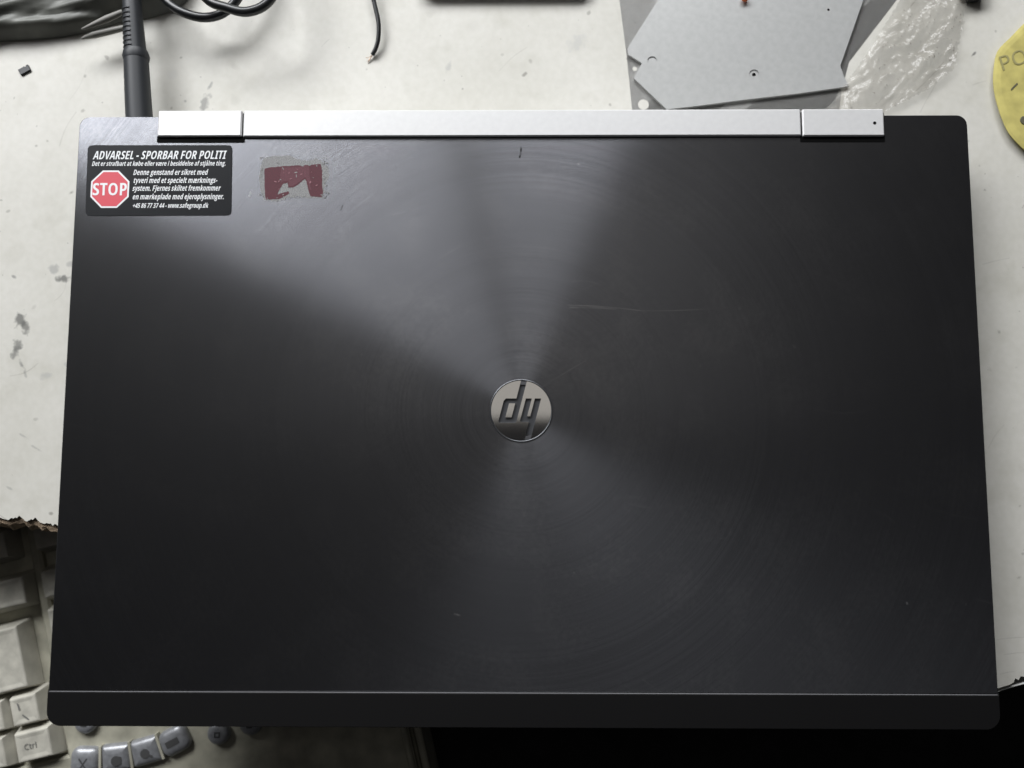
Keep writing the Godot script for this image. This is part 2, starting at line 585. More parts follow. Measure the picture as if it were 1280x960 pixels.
# ------------------------------------------------------------------ the bench and what lies under it
func make_bench() -> void:
	var desk := thing("workbench", "white worn workbench top with stains and a chipped brown front edge under the laptop", "workbench")
	var front: Array = [Vector2(-0.4168, 0.0485), Vector2(-0.2566, 0.0475), Vector2(-0.2348, 0.0475), Vector2(-0.2297, 0.0478), Vector2(-0.2262, 0.0467), Vector2(-0.2224, 0.0485), Vector2(-0.2189, 0.0474), Vector2(-0.2144, 0.0499), Vector2(-0.2107, 0.0503), Vector2(-0.2078, 0.0506), Vector2(-0.1875, 0.0530), Vector2(-0.1438, 0.0622), Vector2(-0.0895, 0.0789), Vector2(-0.0322, 0.1002), Vector2(0.0243, 0.1192), Vector2(0.0872, 0.1278), Vector2(0.1500, 0.1289), Vector2(0.1920, 0.1254), Vector2(0.2101, 0.1196), Vector2(0.2139, 0.1185), Vector2(0.2157, 0.1175), Vector2(0.2165, 0.1158), Vector2(0.2179, 0.1165), Vector2(0.2190, 0.1148), Vector2(0.2201, 0.1151), Vector2(0.2417, 0.1089), Vector2(0.3706, 0.0714)]
	var edge := PackedVector2Array()
	for k in front.size() - 1:     # a broken, not a cut, edge
		for s in 4:
			var p: Vector2 = front[k].lerp(front[k + 1], s / 4.0)
			edge.append(p + (Vector2(0, rng.randf_range(-0.0006, 0.0006)) if front[k].x > -0.27 and front[k].x < -0.21 else Vector2.ZERO))
	edge.append(front[front.size() - 1])
	var top := edge.duplicate()
	top.append(Vector2(0.62, -0.60))
	top.append(Vector2(-0.62, -0.60))
	var st := begin()
	var lam := wound(top)
	var large := PackedVector2Array()
	for v in lam:
		large.append(v * 10000.0)
	var ix := Geometry2D.triangulate_polygon(large)
	for k in range(0, ix.size(), 3):
		var v := [lam[ix[k]], lam[ix[k + 1]], lam[ix[k + 2]]]
		if (v[1] - v[0]).cross(v[2] - v[0]) > 0.0:
			v = [v[0], v[2], v[1]]
		for p in [v[0], v[2], v[1]]:
			st.set_uv((p - DESK_AT) / DESK_SPAN)
			st.set_normal(Vector3.UP)
			st.add_vertex(Vector3(p.x, 0, p.y))
	for i in lam.size():
		var a := lam[i]
		var b := lam[(i + 1) % lam.size()]
		var e := (b - a).normalized()
		for c in [[a, 0], [b, 0], [b, 1], [a, 0], [b, 1], [a, 1]].map(func(q): return Vector3(q[0].x, -0.0009 * (1 - q[1]), q[0].y)).duplicate():
			st.set_uv((Vector2(c.x, c.z) - DESK_AT) / DESK_SPAN)
			st.set_normal(Vector3(-e.y, 0, e.x))
			st.add_vertex(c)
	put_mesh("laminate_top", st.commit(), M.desk, desk)
	# the board under the laminate: its front stands out unevenly where the edging broke away
	for part in 2:
		st = begin()
		var rows := []
		var n := 220 if part == 0 else 150
		for i in n + 1:
			var f := i / float(n)
			var x := lerpf(-0.48, -0.02, f) if part == 0 else lerpf(-0.02, 0.45, f)
			var z := 0.0
			for k in edge.size() - 1:
				if edge[k].x <= x and edge[k + 1].x >= x:
					z = lerpf(edge[k].y, edge[k + 1].y, (x - edge[k].x) / maxf(1e-6, edge[k + 1].x - edge[k].x))
			var row := []
			for q in 7:
				var y: float = [-0.0010, -0.0011, -0.0013, -0.0020, -0.0042, -0.012, -0.0185][q]
				var out: float = [-0.03, -0.0003, 0.0016, 0.0032, 0.0043, 0.0042, 0.0030][q] if part == 0 else [-0.03, -0.0008, -0.0004, 0.0002, 0.0004, 0.0004, 0.0004][q]
				var rough := 0.0009 if part == 0 else 0.0004
				row.append(Vector3(x, y + (rng.randf_range(-0.3, 0.3) * rough if q > 1 else 0.0), z + out + (rng.randf_range(-1.0, 1.0) * rough if q > 0 else 0.0)))
			row.append(Vector3(x, -0.0185, -0.58))
			rows.append(row)
		for i in n:
			for q in 7:
				st.set_smooth_group(-1)
				quad(st, rows[i][q], rows[i][q + 1], rows[i + 1][q + 1], rows[i + 1][q])
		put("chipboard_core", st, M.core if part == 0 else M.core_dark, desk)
	st = begin()      # a strip of the old edging still hangs on at the right
	var strip: Array = [Vector2(0.2059, 0.1229), Vector2(0.2113, 0.1209), Vector2(0.2159, 0.1195), Vector2(0.2216, 0.1181), Vector2(0.2422, 0.1119)]
	for k in strip.size() - 1:
		var a: Vector2 = strip[k]
		var b: Vector2 = strip[k + 1]
		var away := Vector2(0, 0.0006)
		var y0 := -0.016
		var y1 := -0.0016
		quad(st, Vector3(a.x, y0, a.y) + Vector3(0, 0, 0.0006), Vector3(b.x, y0, b.y) + Vector3(0, 0, 0.0006), Vector3(b.x, y1, b.y) + Vector3(0, 0, 0.0006), Vector3(a.x, y1, a.y) + Vector3(0, 0, 0.0006))
		quad(st, Vector3(b.x, y0, b.y), Vector3(a.x, y0, a.y), Vector3(a.x, y1, a.y), Vector3(b.x, y1, b.y))
		quad(st, Vector3(a.x, y1, a.y) + Vector3(0, 0, 0.0006), Vector3(b.x, y1, b.y) + Vector3(0, 0, 0.0006), Vector3(b.x, y1, b.y), Vector3(a.x, y1, a.y))
	put("edge_strip", st, M.band, desk)

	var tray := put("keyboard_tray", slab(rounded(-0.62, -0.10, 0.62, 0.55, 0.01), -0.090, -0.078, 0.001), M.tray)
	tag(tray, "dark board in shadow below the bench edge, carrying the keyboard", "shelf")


func make_keyboard() -> void:
	var at: Array = [Vector2(-0.2401, 0.1612)]
	var turn := deg_to_rad(14.0)
	var kb := thing("keyboard", "old beige keyboard with silver media buttons, half hidden beneath the laptop", "keyboard", Vector3(at[0].x, -0.042, at[0].y), turn)
	kb.scale = Vector3.ONE * 1.018
	put("case", slab(rounded(-0.30, -0.125, 0.178, 0.10, 0.008), -0.033, -0.0100, 0.002), M.beige, kb)
	var frame := PackedVector2Array()
	for p in [[-300, 10.2], [11.8, 10.2], [11.8, -124], [17.2, -124], [17.2, -45], [177, -45], [177, 98], [-300, 98]]:
		frame.append(Vector2(p[0], p[1]) / 1000.0)
	put("key_surround", slab(frame, -0.0101, -0.0062, 0.0012), M.beige, kb)
	put("end_ridge", slab(rounded(0.1735, -0.110, 0.1765, 0.094, 0.001), -0.0063, -0.0040, 0.0008), M.beige, kb)
	put("end_ridge", slab(rounded(0.1795, -0.110, 0.1830, 0.094, 0.001), -0.030, -0.0060, 0.0008), M.beige, kb)
	# keys: [middle u, middle v, face width, face depth] in mm
	var keys := [[0.5, 0, 16, 14], [-24.5, 0, 21, 14], [-0.6, -17.1, 12.2, 13.6], [-18, -17.1, 12.2, 13.6], [-10.5, -42.4, 26, 30], [-4, -73.5, 27, 13.5], [-2, -97.5, 13, 13], [-20, -97.5, 13, 13],
		[25.5, -54.5, 12.5, 13.5], [43, -54.5, 12.5, 13.5], [25.5, -73.5, 12.5, 13.5], [43, -73.5, 12.5, 13.5], [26, -97.5, 13, 13], [43.5, -97.5, 13, 13]]
	for k in keys.size():
		var q: Array = keys[k]
		var st := begin()
		var w: float = q[2] / 2000.0 + 0.0026
		var d: float = q[3] / 2000.0 + 0.0021
		stack(st, cushion(w, d, 0.0014, [[0.0, -0.0098], [0.0002, -0.0088], [0.0021, -0.0012], [0.0023, -0.0005], [0.0027, -0.0001], [0.0033, 0.0], [0.0050, -0.0003]], 5), false)
		var key := put("key", st, M.key, kb)
		key.position = Vector3(q[0] / 1000.0, 0, q[1] / 1000.0)
		key.rotation = Vector3(0, rng.randf_range(-0.012, 0.012), rng.randf_range(-0.008, 0.008))
		if k == 0:
			st = begin()
			letters(st, "Ctrl", Vector3(-0.0042, 0.00005, 0.0012), 0.0058, 0.0026, Vector3.RIGHT, 0.0, false, "C")
			put_mesh("legend", st.commit(), M.legend, key)
		elif k == 2:
			st = begin()
			for s in [[Vector2(-0.0026, -0.0040), Vector2(-0.0022, -0.0006)], [Vector2(-0.0012, 0.0018), Vector2(0.0014, 0.0048)]]:
				stroke(st, s[0], s[1], 0.00035, 0.0001)
			put("legend", st, M.legend, key)
		elif k == 4:
			st = begin()
			stroke(st, Vector2(-0.004, 0.004), Vector2(-0.004, 0.009), 0.0005, 0.0001)
			put("legend", st, M.legend, key)
	# the bowed row of silver media buttons and a round one
	var spots: Array = [Vector2(-0.2156, 0.1698), Vector2(-0.2001, 0.1682), Vector2(-0.1855, 0.1651), Vector2(-0.1717, 0.1601)]
	var lean := [-1.0, 6.0, 16.0, 27.0]
	var back := kb.transform.affine_inverse()
	for k in 4:
		var p: Vector3 = back * Vector3(spots[k].x, -0.048, spots[k].y)
		var st := begin()
		stack(st, cushion(0.0072, 0.0064, 0.0040 if k == 0 or k == 3 else 0.0014, [[0.0, -0.0006], [0.0001, 0.0014], [0.0005, 0.0023], [0.0013, 0.0030], [0.0026, 0.0036], [0.0042, 0.00385]], 6), true)
		var b := put("media_button", st, M.silver_key, kb)
		b.position = p
		b.rotation.y = deg_to_rad(lean[k]) - turn
		st = begin()
		if k == 0:
			stroke(st, Vector2(-0.0022, -0.0016), Vector2(0.0016, 0.0034), 0.00040, 0.0039)
			stroke(st, Vector2(0.0018, -0.0018), Vector2(-0.0016, 0.0034), 0.00034, 0.00395)
		elif k == 1:
			loft(st, circle(0.0006, 0.0010, 0.0024, 14), [[0.0, 0.0036], [0.0, 0.0040]])
			loft(st, rounded(-0.001, -0.001, 0.0034, 0.003, 0.0008, 2), [[0.0, 0.0036], [0.0, 0.00395]])
		elif k == 2:
			loft(st, circle(0.0002, 0.0006, 0.0023, 14), [[0.0, 0.0036], [0.0, 0.0040]])
			stroke(st, Vector2(0.001, 0.001), Vector2(0.0034, 0.0030), 0.0006, 0.0039)
		else:
			loft(st, rounded(-0.0036, -0.0014, 0.0030, 0.0018, 0.0004, 2), [[0.0, 0.0036], [0.0, 0.0040]])
		put("icon", st, M.icon, b)
		if k < 3:    # the thin beige webs between the buttons
			var p2: Vector3 = back * Vector3(spots[k + 1].x, -0.048, spots[k + 1].y)
			var web := put("button_divider", slab(rounded(-0.0007, -0.0064, 0.0007, 0.0064, 0.0003, 2), -0.0006, 0.0030, 0.0002), M.beige, kb)
			web.position = (p + p2) / 2
			web.rotation.y = deg_to_rad((lean[k] + lean[k + 1]) / 2) - turn
	for q: Vector2 in [Vector2(-0.1499, 0.1565), Vector2(-0.1341, 0.1518), Vector2(-0.2165, 0.1514)]:
		var st := begin()
		loft(st, circle(0, 0, 0.0056, 28), [[0.0, -0.0006], [0.0001, 0.0016], [0.0007, 0.0026], [0.0018, 0.0033], [0.0034, 0.0036]], true)
		var b := put("round_button", st, M.silver_key, kb)
		b.position = back * Vector3(q.x, -0.048, q.y)
		b.rotation.y = -turn
		st = begin()
		for s in [[-0.0014, -0.0012, 0.0014, -0.0006], [-0.0014, 0.0008, 0.0014, 0.0014], [-0.0014, -0.0006, -0.0008, 0.0008], [0.0008, -0.0006, 0.0014, 0.0008]]:
			loft(st, rounded(s[0], s[1], s[2], s[3], 0.0001, 1), [[0.0, 0.0030], [0.0, 0.0039]])
		put("icon", st, M.icon, b)


func stroke(st: SurfaceTool, a: Vector2, b: Vector2, half: float, y: float) -> void:
	var n := (b - a).normalized().orthogonal() * half
	var q := [a + n, b + n, b - n, a - n].map(func(p): return Vector3(p.x, y, p.y))
	if (b - a).cross(n) < 0.0:
		q.reverse()
	quad(st, q[0], q[1], q[2], q[3])


# ------------------------------------------------------------------ the laptop
func make_laptop() -> void:
	var lap := thing("laptop", "closed dark grey laptop with circularly brushed metal lid, silver hinge and round chrome badge", "laptop")
	put("base", slab(rounded(-0.1915, -0.1265, 0.1915, 0.1275, 0.006), 0.0025, LID - 0.0082, 0.0015), M.base, lap)
	for x in [-0.16, 0.16]:
		for z in [-0.10, 0.10]:
			var foot := put("rubber_foot", slab(circle(0, 0, 0.007, 20), 0.0, 0.0027, 0.0004), M.gap, lap)
			foot.position = Vector3(x, 0, z)

	# lid: a fan of rings about the badge, so that the brushing runs round it
	var z_line := 0.1152
	var shape := wound(rounded(-0.194, -0.1290, 0.194, z_line, 0.0045, 6))
	for i in shape.size():     # the corners next to the front strip are square
		if shape[i].y > 0.05:
			shape[i] = Vector2(signf(shape[i].x) * 0.194, z_line) if absf(shape[i].x) > 0.17 else shape[i]
	var n := 900
	var rays := PackedFloat32Array()
	for i in n:
		rays.append(TAU * i / n)
	for p in shape:
		rays.append(fposmod(atan2(p.y, p.x), TAU))
	rays.sort()
	var rims := []
	var angles := []
	for a in rays:
		if angles.size() and a - angles[angles.size() - 1] < 1e-5:
			continue
		var dir := Vector2.from_angle(a)
		var far := 0.0
		for k in shape.size():
			var hit = Geometry2D.segment_intersects_segment(Vector2.ZERO, dir, shape[k], shape[(k + 1) % shape.size()])
			if hit != null:
				far = maxf(far, hit.length())
		if far > 0.01:
			angles.append(a)
			rims.append(far)
	angles.append(angles[0] + TAU)
	rims.append(rims[0])
	var st := begin()
	var rings := 26
	for i in angles.size() - 1:
		for k in rings:
			var q := []
			for c in [[i, k], [i + 1, k], [i + 1, k + 1], [i, k + 1]]:
				var r: float = lerpf(0.011, rims[c[0]] - 0.0005, c[1] / float(rings))
				q.append([angles[c[0]], r])
			for c in [0, 2, 1, 0, 3, 2]:
				var a: float = q[c][0]
				var r: float = q[c][1]
				var p := Vector2.from_angle(a) * r
				st.set_normal(Vector3.UP)
				st.set_uv(Vector2(a / TAU, r / 0.24))
				st.set_uv2(Vector2((p.x + 0.194) / 0.388, (p.y + 0.12915) / 0.2585))
				st.add_vertex(Vector3(p.x, LID, p.y))
	st.index()
	put_mesh("lid", st.commit(), M.lid, lap)
	st = begin()
	loft(st, shape, [[0.0, LID - 0.0072], [0.0, LID - 0.0006], [0.00022, LID - 0.0002], [0.0006, LID - 0.00003]], false, true)
	put("lid_rim", st, M.lid_edge, lap)
	# dark front strip with its bright bevel
	var strip := PackedVector2Array()
	for p in rounded(-0.1943, 0.06, 0.1943, 0.1293, 0.006):
		strip.append(Vector2(p.x, maxf(p.y, z_line + 0.00020)))
	st = begin()
	var clean := PackedVector2Array()
	for p in strip:
		if clean.is_empty() or clean[clean.size() - 1].distance_to(p) > 1e-5:
			clean.append(p)
	while clean[0].distance_to(clean[clean.size() - 1]) < 1e-5:
		clean.remove_at(clean.size() - 1)
	loft(st, clean, [[0.0, LID - 0.0070], [0.0, LID - 0.0010], [0.00015, LID - 0.0001], [0.0004, LID + 0.00018]], false, true)
	put("front_strip", st, M.trim, lap)
	st = begin()
	var za := z_line + 0.0001
	for s in 40:
		var x0 := lerpf(-0.1935, 0.1935, s / 40.0)
		var x1 := lerpf(-0.1935, 0.1935, (s + 1) / 40.0)
		var hi := LID + 0.00022
		quad(st, Vector3(x0, LID - 0.0004, za), Vector3(x0, hi, za + 0.00018), Vector3(x1, hi, za + 0.00018), Vector3(x1, LID - 0.0004, za))
	put("strip_bevel", st, M.trim_line, lap)
	# hinge covers
	put("hinge_gap", slab(rounded(-0.1590, -0.1302, 0.1578, -0.11885, 0.0006, 2), LID - 0.004, LID + 0.0002, 0.0), M.gap, lap)
	put("hinge_gap", slab(rounded(-0.1592, -0.1200, -0.1208, -0.1171, 0.0004, 2), LID - 0.002, LID + 0.00025, 0.0), M.gap, lap)
	put("hinge_gap", slab(rounded(0.1212, -0.1200, 0.1578, -0.1168, 0.0004, 2), LID - 0.002, LID + 0.00025, 0.0), M.gap, lap)
	put("hinge_cover", slab(rounded(-0.1586, -0.1311, -0.1219, -0.1194, 0.0005, 2), 0.010, LID + 0.0015, 0.0005), M.hinge, lap)
	put("hinge_cover", slab(rounded(-0.1212, -0.1311, 0.1212, -0.1192, 0.0005, 2), 0.010, LID + 0.0015, 0.0005), M.hinge, lap)
	var right := put("hinge_cover", slab(rounded(0.1220, -0.1311, 0.1572, -0.1190, 0.0005, 2), 0.010, LID + 0.0015, 0.0005), M.hinge, lap)
	var hole := put("screw_hole", slab(circle(0.1530, -0.1247, 0.0007, 14), LID, LID + 0.0016, 0.0), M.gap, right)
	hole.set_meta("label", "small dark hole near the right end of the hinge")
	make_badge(lap)
	make_sticker(lap)
	make_torn_label(lap)


func make_badge(lap: Node3D) -> void:
	# the letters are cut through the chrome disc down to a dark floor; the whole badge is upside down for the camera
	var badge := put("badge_floor", slab(circle(0, 0, 0.0133, 64), LID - 0.0012, LID - 0.0006, 0.0), M.badge_floor, lap)
	var disc := circle(0, 0, 0.01265, 96)
	var unit := 0.01265 / 305.0
	var lean := func(xs: float, y: float) -> Vector2: return Vector2(xs - 492.0 - 0.26 * (y - 497.0), y - 497.0) * unit
	var shape := func(list: Array) -> PackedVector2Array:
		var p := PackedVector2Array()
		for q in list:
			p.append(lean.call(q[0], q[1]))
		return p
	var d_outer: PackedVector2Array = shape.call([[412, 100], [473, 100], [473, 612], [463, 622], [303, 622], [289, 606], [289, 398], [305, 374], [412, 374]])
	var d_inner: PackedVector2Array = shape.call([[350, 424], [413, 424], [413, 566], [350, 566]])
	var y_outer: PackedVector2Array = shape.call([[508, 374], [569, 374], [569, 556], [600, 556], [600, 374], [664, 374], [664, 900], [602, 900], [602, 614], [522, 614], [508, 600]])
	var big := func(p: PackedVector2Array, by: float) -> PackedVector2Array:
		var q := PackedVector2Array()
		for v in p:
			q.append(v * by)
		return q
	var faces: Array = Geometry2D.clip_polygons(big.call(disc, 10000.0), big.call(d_outer, 10000.0))
	var rest := []
	for f in faces:
		for g in Geometry2D.clip_polygons(f, big.call(y_outer, 10000.0)):
			rest.append(big.call(g, 0.0001))
	rest.append(d_inner)
	var st := begin()
	for f in rest:
		loft(st, f, [[0.0, LID - 0.0007], [0.0, LID + 0.00028]])
	var plate := put("chrome_disc", st, M.chrome, lap)
	plate.set_meta("label", "round chrome badge with two cut-out slanted letters, upside down")
	st = begin()
	var loop := PackedVector3Array()
	for i in 65:
		loop.append(Vector3(0.01300 * cos(TAU * i / 64), LID + 0.00005, 0.01300 * sin(TAU * i / 64)))
	tube(st, loop, [0.00035], 8, false)
	put("badge_ring", st, M.lid_edge, lap)


func make_sticker(lap: Node3D) -> void:
	var c: Array = [Vector2(-0.1890, -0.0843), Vector2(-0.1255, -0.0844), Vector2(-0.1261, -0.1159), Vector2(-0.1895, -0.1160)]
	var p := PackedVector2Array()
	var r := 0.0022
	for k in 4:
		var v: Vector2 = c[k]
		var a: Vector2 = (c[(k + 3) % 4] - v).normalized() * r
		var b: Vector2 = (c[(k + 1) % 4] - v).normalized() * r
		for s in 6:
			var t := s / 5.0
			p.append(v + a * (1 - t) * (1 - t) + b * t * t)
	var st := begin()
	loft(st, p, [[0.0, LID + 0.00002], [0.0, LID + 0.00012], [0.00006, LID + 0.00015]])
	var sticker := put("warning_sticker", st, M.sticker, lap)
	sticker.set_meta("label", "black warning sticker with white Danish text and a red stop sign")
	var left: Vector2 = c[0]
	var wide: Vector2 = c[1] - c[0]
	var along := Vector3(wide.x, 0, wide.y).normalized()
	var y := LID + 0.00019
	st = begin()
	# each line: text, where it starts and ends, letter height
	var starts: Array = [Vector2(-0.1870, -0.1096), Vector2(-0.1872, -0.1066), Vector2(-0.1689, -0.1025), Vector2(-0.1688, -0.0989), Vector2(-0.1690, -0.0954), Vector2(-0.1688, -0.0916), Vector2(-0.1686, -0.0878)]
	var ends: Array = [Vector2(-0.1283, -0.1095), Vector2(-0.1284, -0.1065), Vector2(-0.1362, -0.1024), Vector2(-0.1318, -0.0989), Vector2(-0.1303, -0.0954), Vector2(-0.1286, -0.0916), Vector2(-0.1353, -0.0878)]
	var text := ["ADVARSEL - SPORBAR FOR POLITI", "Det er strafbart at købe eller være i besiddelse af stjålne ting.", "Denne genstand er sikret med", "tyveri med et specielt mærknings-", "system. Fjernes skiltet fremkommer", "en mærkeplade med ejeroplysninger.", "+45 86 77 37 44 - www.safegroup.dk"]
	var tall := [0.0037, 0.00205, 0.0024, 0.0024, 0.0024, 0.0024, 0.0021]
	for k in 7:
		letters(st, text[k], Vector3(starts[k].x, y, starts[k].y), ends[k].x - starts[k].x - 0.2 * tall[k], tall[k], along, 0.2)
	put_mesh("lettering", st.commit(), M.print_white, sticker)
	var mid: Array = [Vector2(-0.1788, -0.0962)]
	var octagon := func(size: float) -> PackedVector2Array:
		var o := PackedVector2Array()
		for k in 8:
			o.append(mid[0] + Vector2.from_angle(PI / 8 + k * PI / 4) * size)
		return o
	put("stop_border", slab(octagon.call(0.00905), LID + 0.00010, LID + 0.00020, 0.0), M.print_white, sticker)
	put("stop_sign", slab(octagon.call(0.00825), LID + 0.00012, LID + 0.00024, 0.0), M.print_red, sticker)
	st = begin()
	letters(st, "STOP", Vector3(mid[0].x - 0.0074, LID + 0.00028, mid[0].y + 0.0028), 0.0148, 0.0055, along)
	put_mesh("stop_lettering", st.commit(), M.print_white, sticker)


func ragged(list: Array, step: float, amount: float) -> PackedVector2Array:
	var p := PackedVector2Array()
	for k in list.size():
		var a: Vector2 = list[k]
		var b: Vector2 = list[(k + 1) % list.size()]
		var n := maxi(1, int(a.distance_to(b) / step))
		for s in n:
			p.append(a.lerp(b, s / float(n)) + Vector2(rng.randf_range(-1, 1), rng.randf_range(-1, 1)) * amount)
	return p


func make_torn_label(lap: Node3D) -> void:
	var rest := Node3D.new()
	rest.name = "torn_label"
	lap.add_child(rest, true)
	rest.set_meta("label", "torn dark red label remnant with grey paper scraps left of centre")
	var film: Array = [Vector2(-0.1134, -0.1070), Vector2(-0.1121, -0.1099), Vector2(-0.1086, -0.1112), Vector2(-0.1044, -0.1110), Vector2(-0.1003, -0.1113), Vector2(-0.0974, -0.1095), Vector2(-0.0932, -0.1088), Vector2(-0.0890, -0.1099), Vector2(-0.0858, -0.1077), Vector2(-0.0837, -0.1052), Vector2(-0.0833, -0.1020), Vector2(-0.0849, -0.0988), Vector2(-0.0855, -0.0948), Vector2(-0.0858, -0.0923), Vector2(-0.0907, -0.0920), Vector2(-0.0970, -0.0927), Vector2(-0.1004, -0.0924), Vector2(-0.1056, -0.0909), Vector2(-0.1112, -0.0909), Vector2(-0.1134, -0.0963), Vector2(-0.1139, -0.1020)]
	put("paper_scrap", slab(ragged(film, 0.0005, 0.00034), LID + 0.00002, LID + 0.00005, 0.0), M.glue, rest)
	var curl: Array = [Vector2(-0.1185, -0.0927), Vector2(-0.1179, -0.0942), Vector2(-0.1172, -0.0956), Vector2(-0.1169, -0.0949), Vector2(-0.1178, -0.0924)]
	put("paper_scrap", slab(ragged(curl, 0.0005, 0.0002), LID + 0.00002, LID + 0.00005, 0.0), M.scuff, rest)
	var box: Array = [Vector2(-0.1136, -0.1107), Vector2(-0.0837, -0.0917)]
	for k in 2:      # loose fibres: pale ones round the rim, pinkish ones over the rubbed middle
		var st := begin()
		for f in 70 if k == 0 else 12:
			var p := Vector2(lerpf(box[0].x, box[1].x, rng.randf()), lerpf(box[0].y, box[1].y, rng.randf()))
			if k == 0 and rng.randf() < 0.75:
				p = [Vector2(p.x, box[0].y + rng.randf_range(0.0, 0.0045)), Vector2(p.x, box[1].y - rng.randf_range(0.0, 0.002)), Vector2(box[0].x + rng.randf_range(0.0, 0.0012), p.y), Vector2(box[1].x - rng.randf_range(0.0, 0.003), p.y)][rng.randi() % 4]
			elif k == 1:
				p = Vector2(lerpf(box[0].x, box[1].x, rng.randf_range(0.2, 0.85)), lerpf(box[0].y, box[1].y, rng.randf_range(0.25, 0.8)))
			var shape := PackedVector2Array()
			var size := rng.randf_range(0.0002, 0.0008)
			var turn := rng.randf() * PI
			for c in 7:
				shape.append(p + (Vector2.from_angle(TAU * c / 7.0) * size * rng.randf_range(0.5, 1.2) * Vector2(1.0, rng.randf_range(0.25, 0.6))).rotated(turn))
			var y := LID + 0.00016 + 0.0000005 * f + 0.00005 * k
			loft(st, shape, [[0.0, y - 0.00003], [0.0, y]])
		put("paper_fibres", st, M.fibre if k == 0 else M.pink_fibre, rest)
	var red: Array = [Vector2(-0.1118, -0.1052), Vector2(-0.1092, -0.1060), Vector2(-0.1067, -0.1060), Vector2(-0.1029, -0.1065), Vector2(-0.0973, -0.1068), Vector2(-0.0949, -0.1063), Vector2(-0.0942, -0.1068), Vector2(-0.0872, -0.1074), Vector2(-0.0865, -0.1041), Vector2(-0.0865, -0.0984), Vector2(-0.0859, -0.0948), Vector2(-0.0865, -0.0927), Vector2(-0.0914, -0.0929), Vector2(-0.0925, -0.0963), Vector2(-0.0933, -0.0995), Vector2(-0.0940, -0.1007), Vector2(-0.0954, -0.0995), Vector2(-0.0964, -0.0984), Vector2(-0.0992, -0.0968), Vector2(-0.1011, -0.0968), Vector2(-0.1015, -0.0991), Vector2(-0.1034, -0.0984), Vector2(-0.1047, -0.0963), Vector2(-0.1057, -0.0938), Vector2(-0.1036, -0.0945), Vector2(-0.1009, -0.0952), Vector2(-0.1005, -0.0943), Vector2(-0.1022, -0.0931), Vector2(-0.1053, -0.0917), Vector2(-0.1108, -0.0915), Vector2(-0.1113, -0.0963)]
	var worn: Array = [Vector2(-0.1043, -0.1058), Vector2(-0.0973, -0.1061), Vector2(-0.0924, -0.1065), Vector2(-0.0918, -0.1013), Vector2(-0.0911, -0.0956), Vector2(-0.0920, -0.0963), Vector2(-0.0928, -0.0998), Vector2(-0.0939, -0.1015), Vector2(-0.0964, -0.0993), Vector2(-0.0992, -0.0975), Vector2(-0.1007, -0.0975), Vector2(-0.1012, -0.0999), Vector2(-0.1038, -0.0995), Vector2(-0.1044, -0.0988), Vector2(-0.1049, -0.1020)]
	put("red_patch", slab(ragged(red, 0.0005, 0.00014), LID + 0.00006, LID + 0.00009, 0.0), M.label_red, rest)
	put("worn_patch", slab(ragged(worn, 0.0005, 0.00018), LID + 0.00010, LID + 0.00012, 0.0), M.label_worn, rest)


# ------------------------------------------------------------------ the far side of the bench
func make_power_cable() -> void:
	var o := thing("power_cable", "black power plug with ribbed strain relief in the laptop's rear left corner", "power cable")
	var path: Array = [Vector3(-0.1717, 0.0150, -0.1263), Vector3(-0.1728, 0.0150, -0.1345), Vector3(-0.1741, 0.0150, -0.1477), Vector3(-0.1753, 0.0150, -0.1606), Vector3(-0.1755, 0.0150, -0.1629)]
	var st := begin()
	tube(st, PackedVector3Array(path), [0.0058, 0.0057, 0.0055, 0.0053, 0.0053], 24)
	put("plug_barrel", st, M.rubber, o)
	var ring: Array = [Vector3(-0.1752, 0.0150, -0.1599), Vector3(-0.1754, 0.0150, -0.1618), Vector3(-0.1757, 0.0150, -0.1641)]
	st = begin()
	tube(st, PackedVector3Array(ring), [0.0054, 0.0058, 0.0052], 24)
	put("collar", st, M.rubber, o)
	var relief: Array = [Vector3(-0.1757, 0.0150, -0.1637), Vector3(-0.1773, 0.0150, -0.1767), Vector3(-0.1788, 0.0150, -0.1906), Vector3(-0.1805, 0.0145, -0.2010)]
	st = begin()
	tube(st, PackedVector3Array(relief), [0.0047, 0.0043, 0.0040, 0.0036], 20)
	put("strain_relief", st, M.rubber, o)
	for k in 9:      # ribs on the left flank of the relief
		var t := 0.06 + k * 0.083
		var a: Vector3 = relief[0].lerp(relief[2], t)
		var r := lerpf(0.0047, 0.0040, t)
		var arc := PackedVector3Array()
		for s in 9:
			var g := deg_to_rad(85.0 + s * 14.0)
			arc.append(a + Vector3(cos(g) * r, sin(g) * r, 0))
		st = begin()
		tube(st, arc, [0.00045], 6)
		put("rib", st, M.rubber, o)
	st = begin()
	var far: Array = [Vector3(-0.1804, 0.0145, -0.1986), Vector3(-0.1839, 0.0120, -0.2144), Vector3(-0.1917, 0.0050, -0.2395)]
	tube(st, spline(far + [Vector3(-0.33, 0.004, -0.34), Vector3(-0.36, 0.004, -0.42)], 8), [0.0028], 14)
	put("cable", st, M.cord, o)


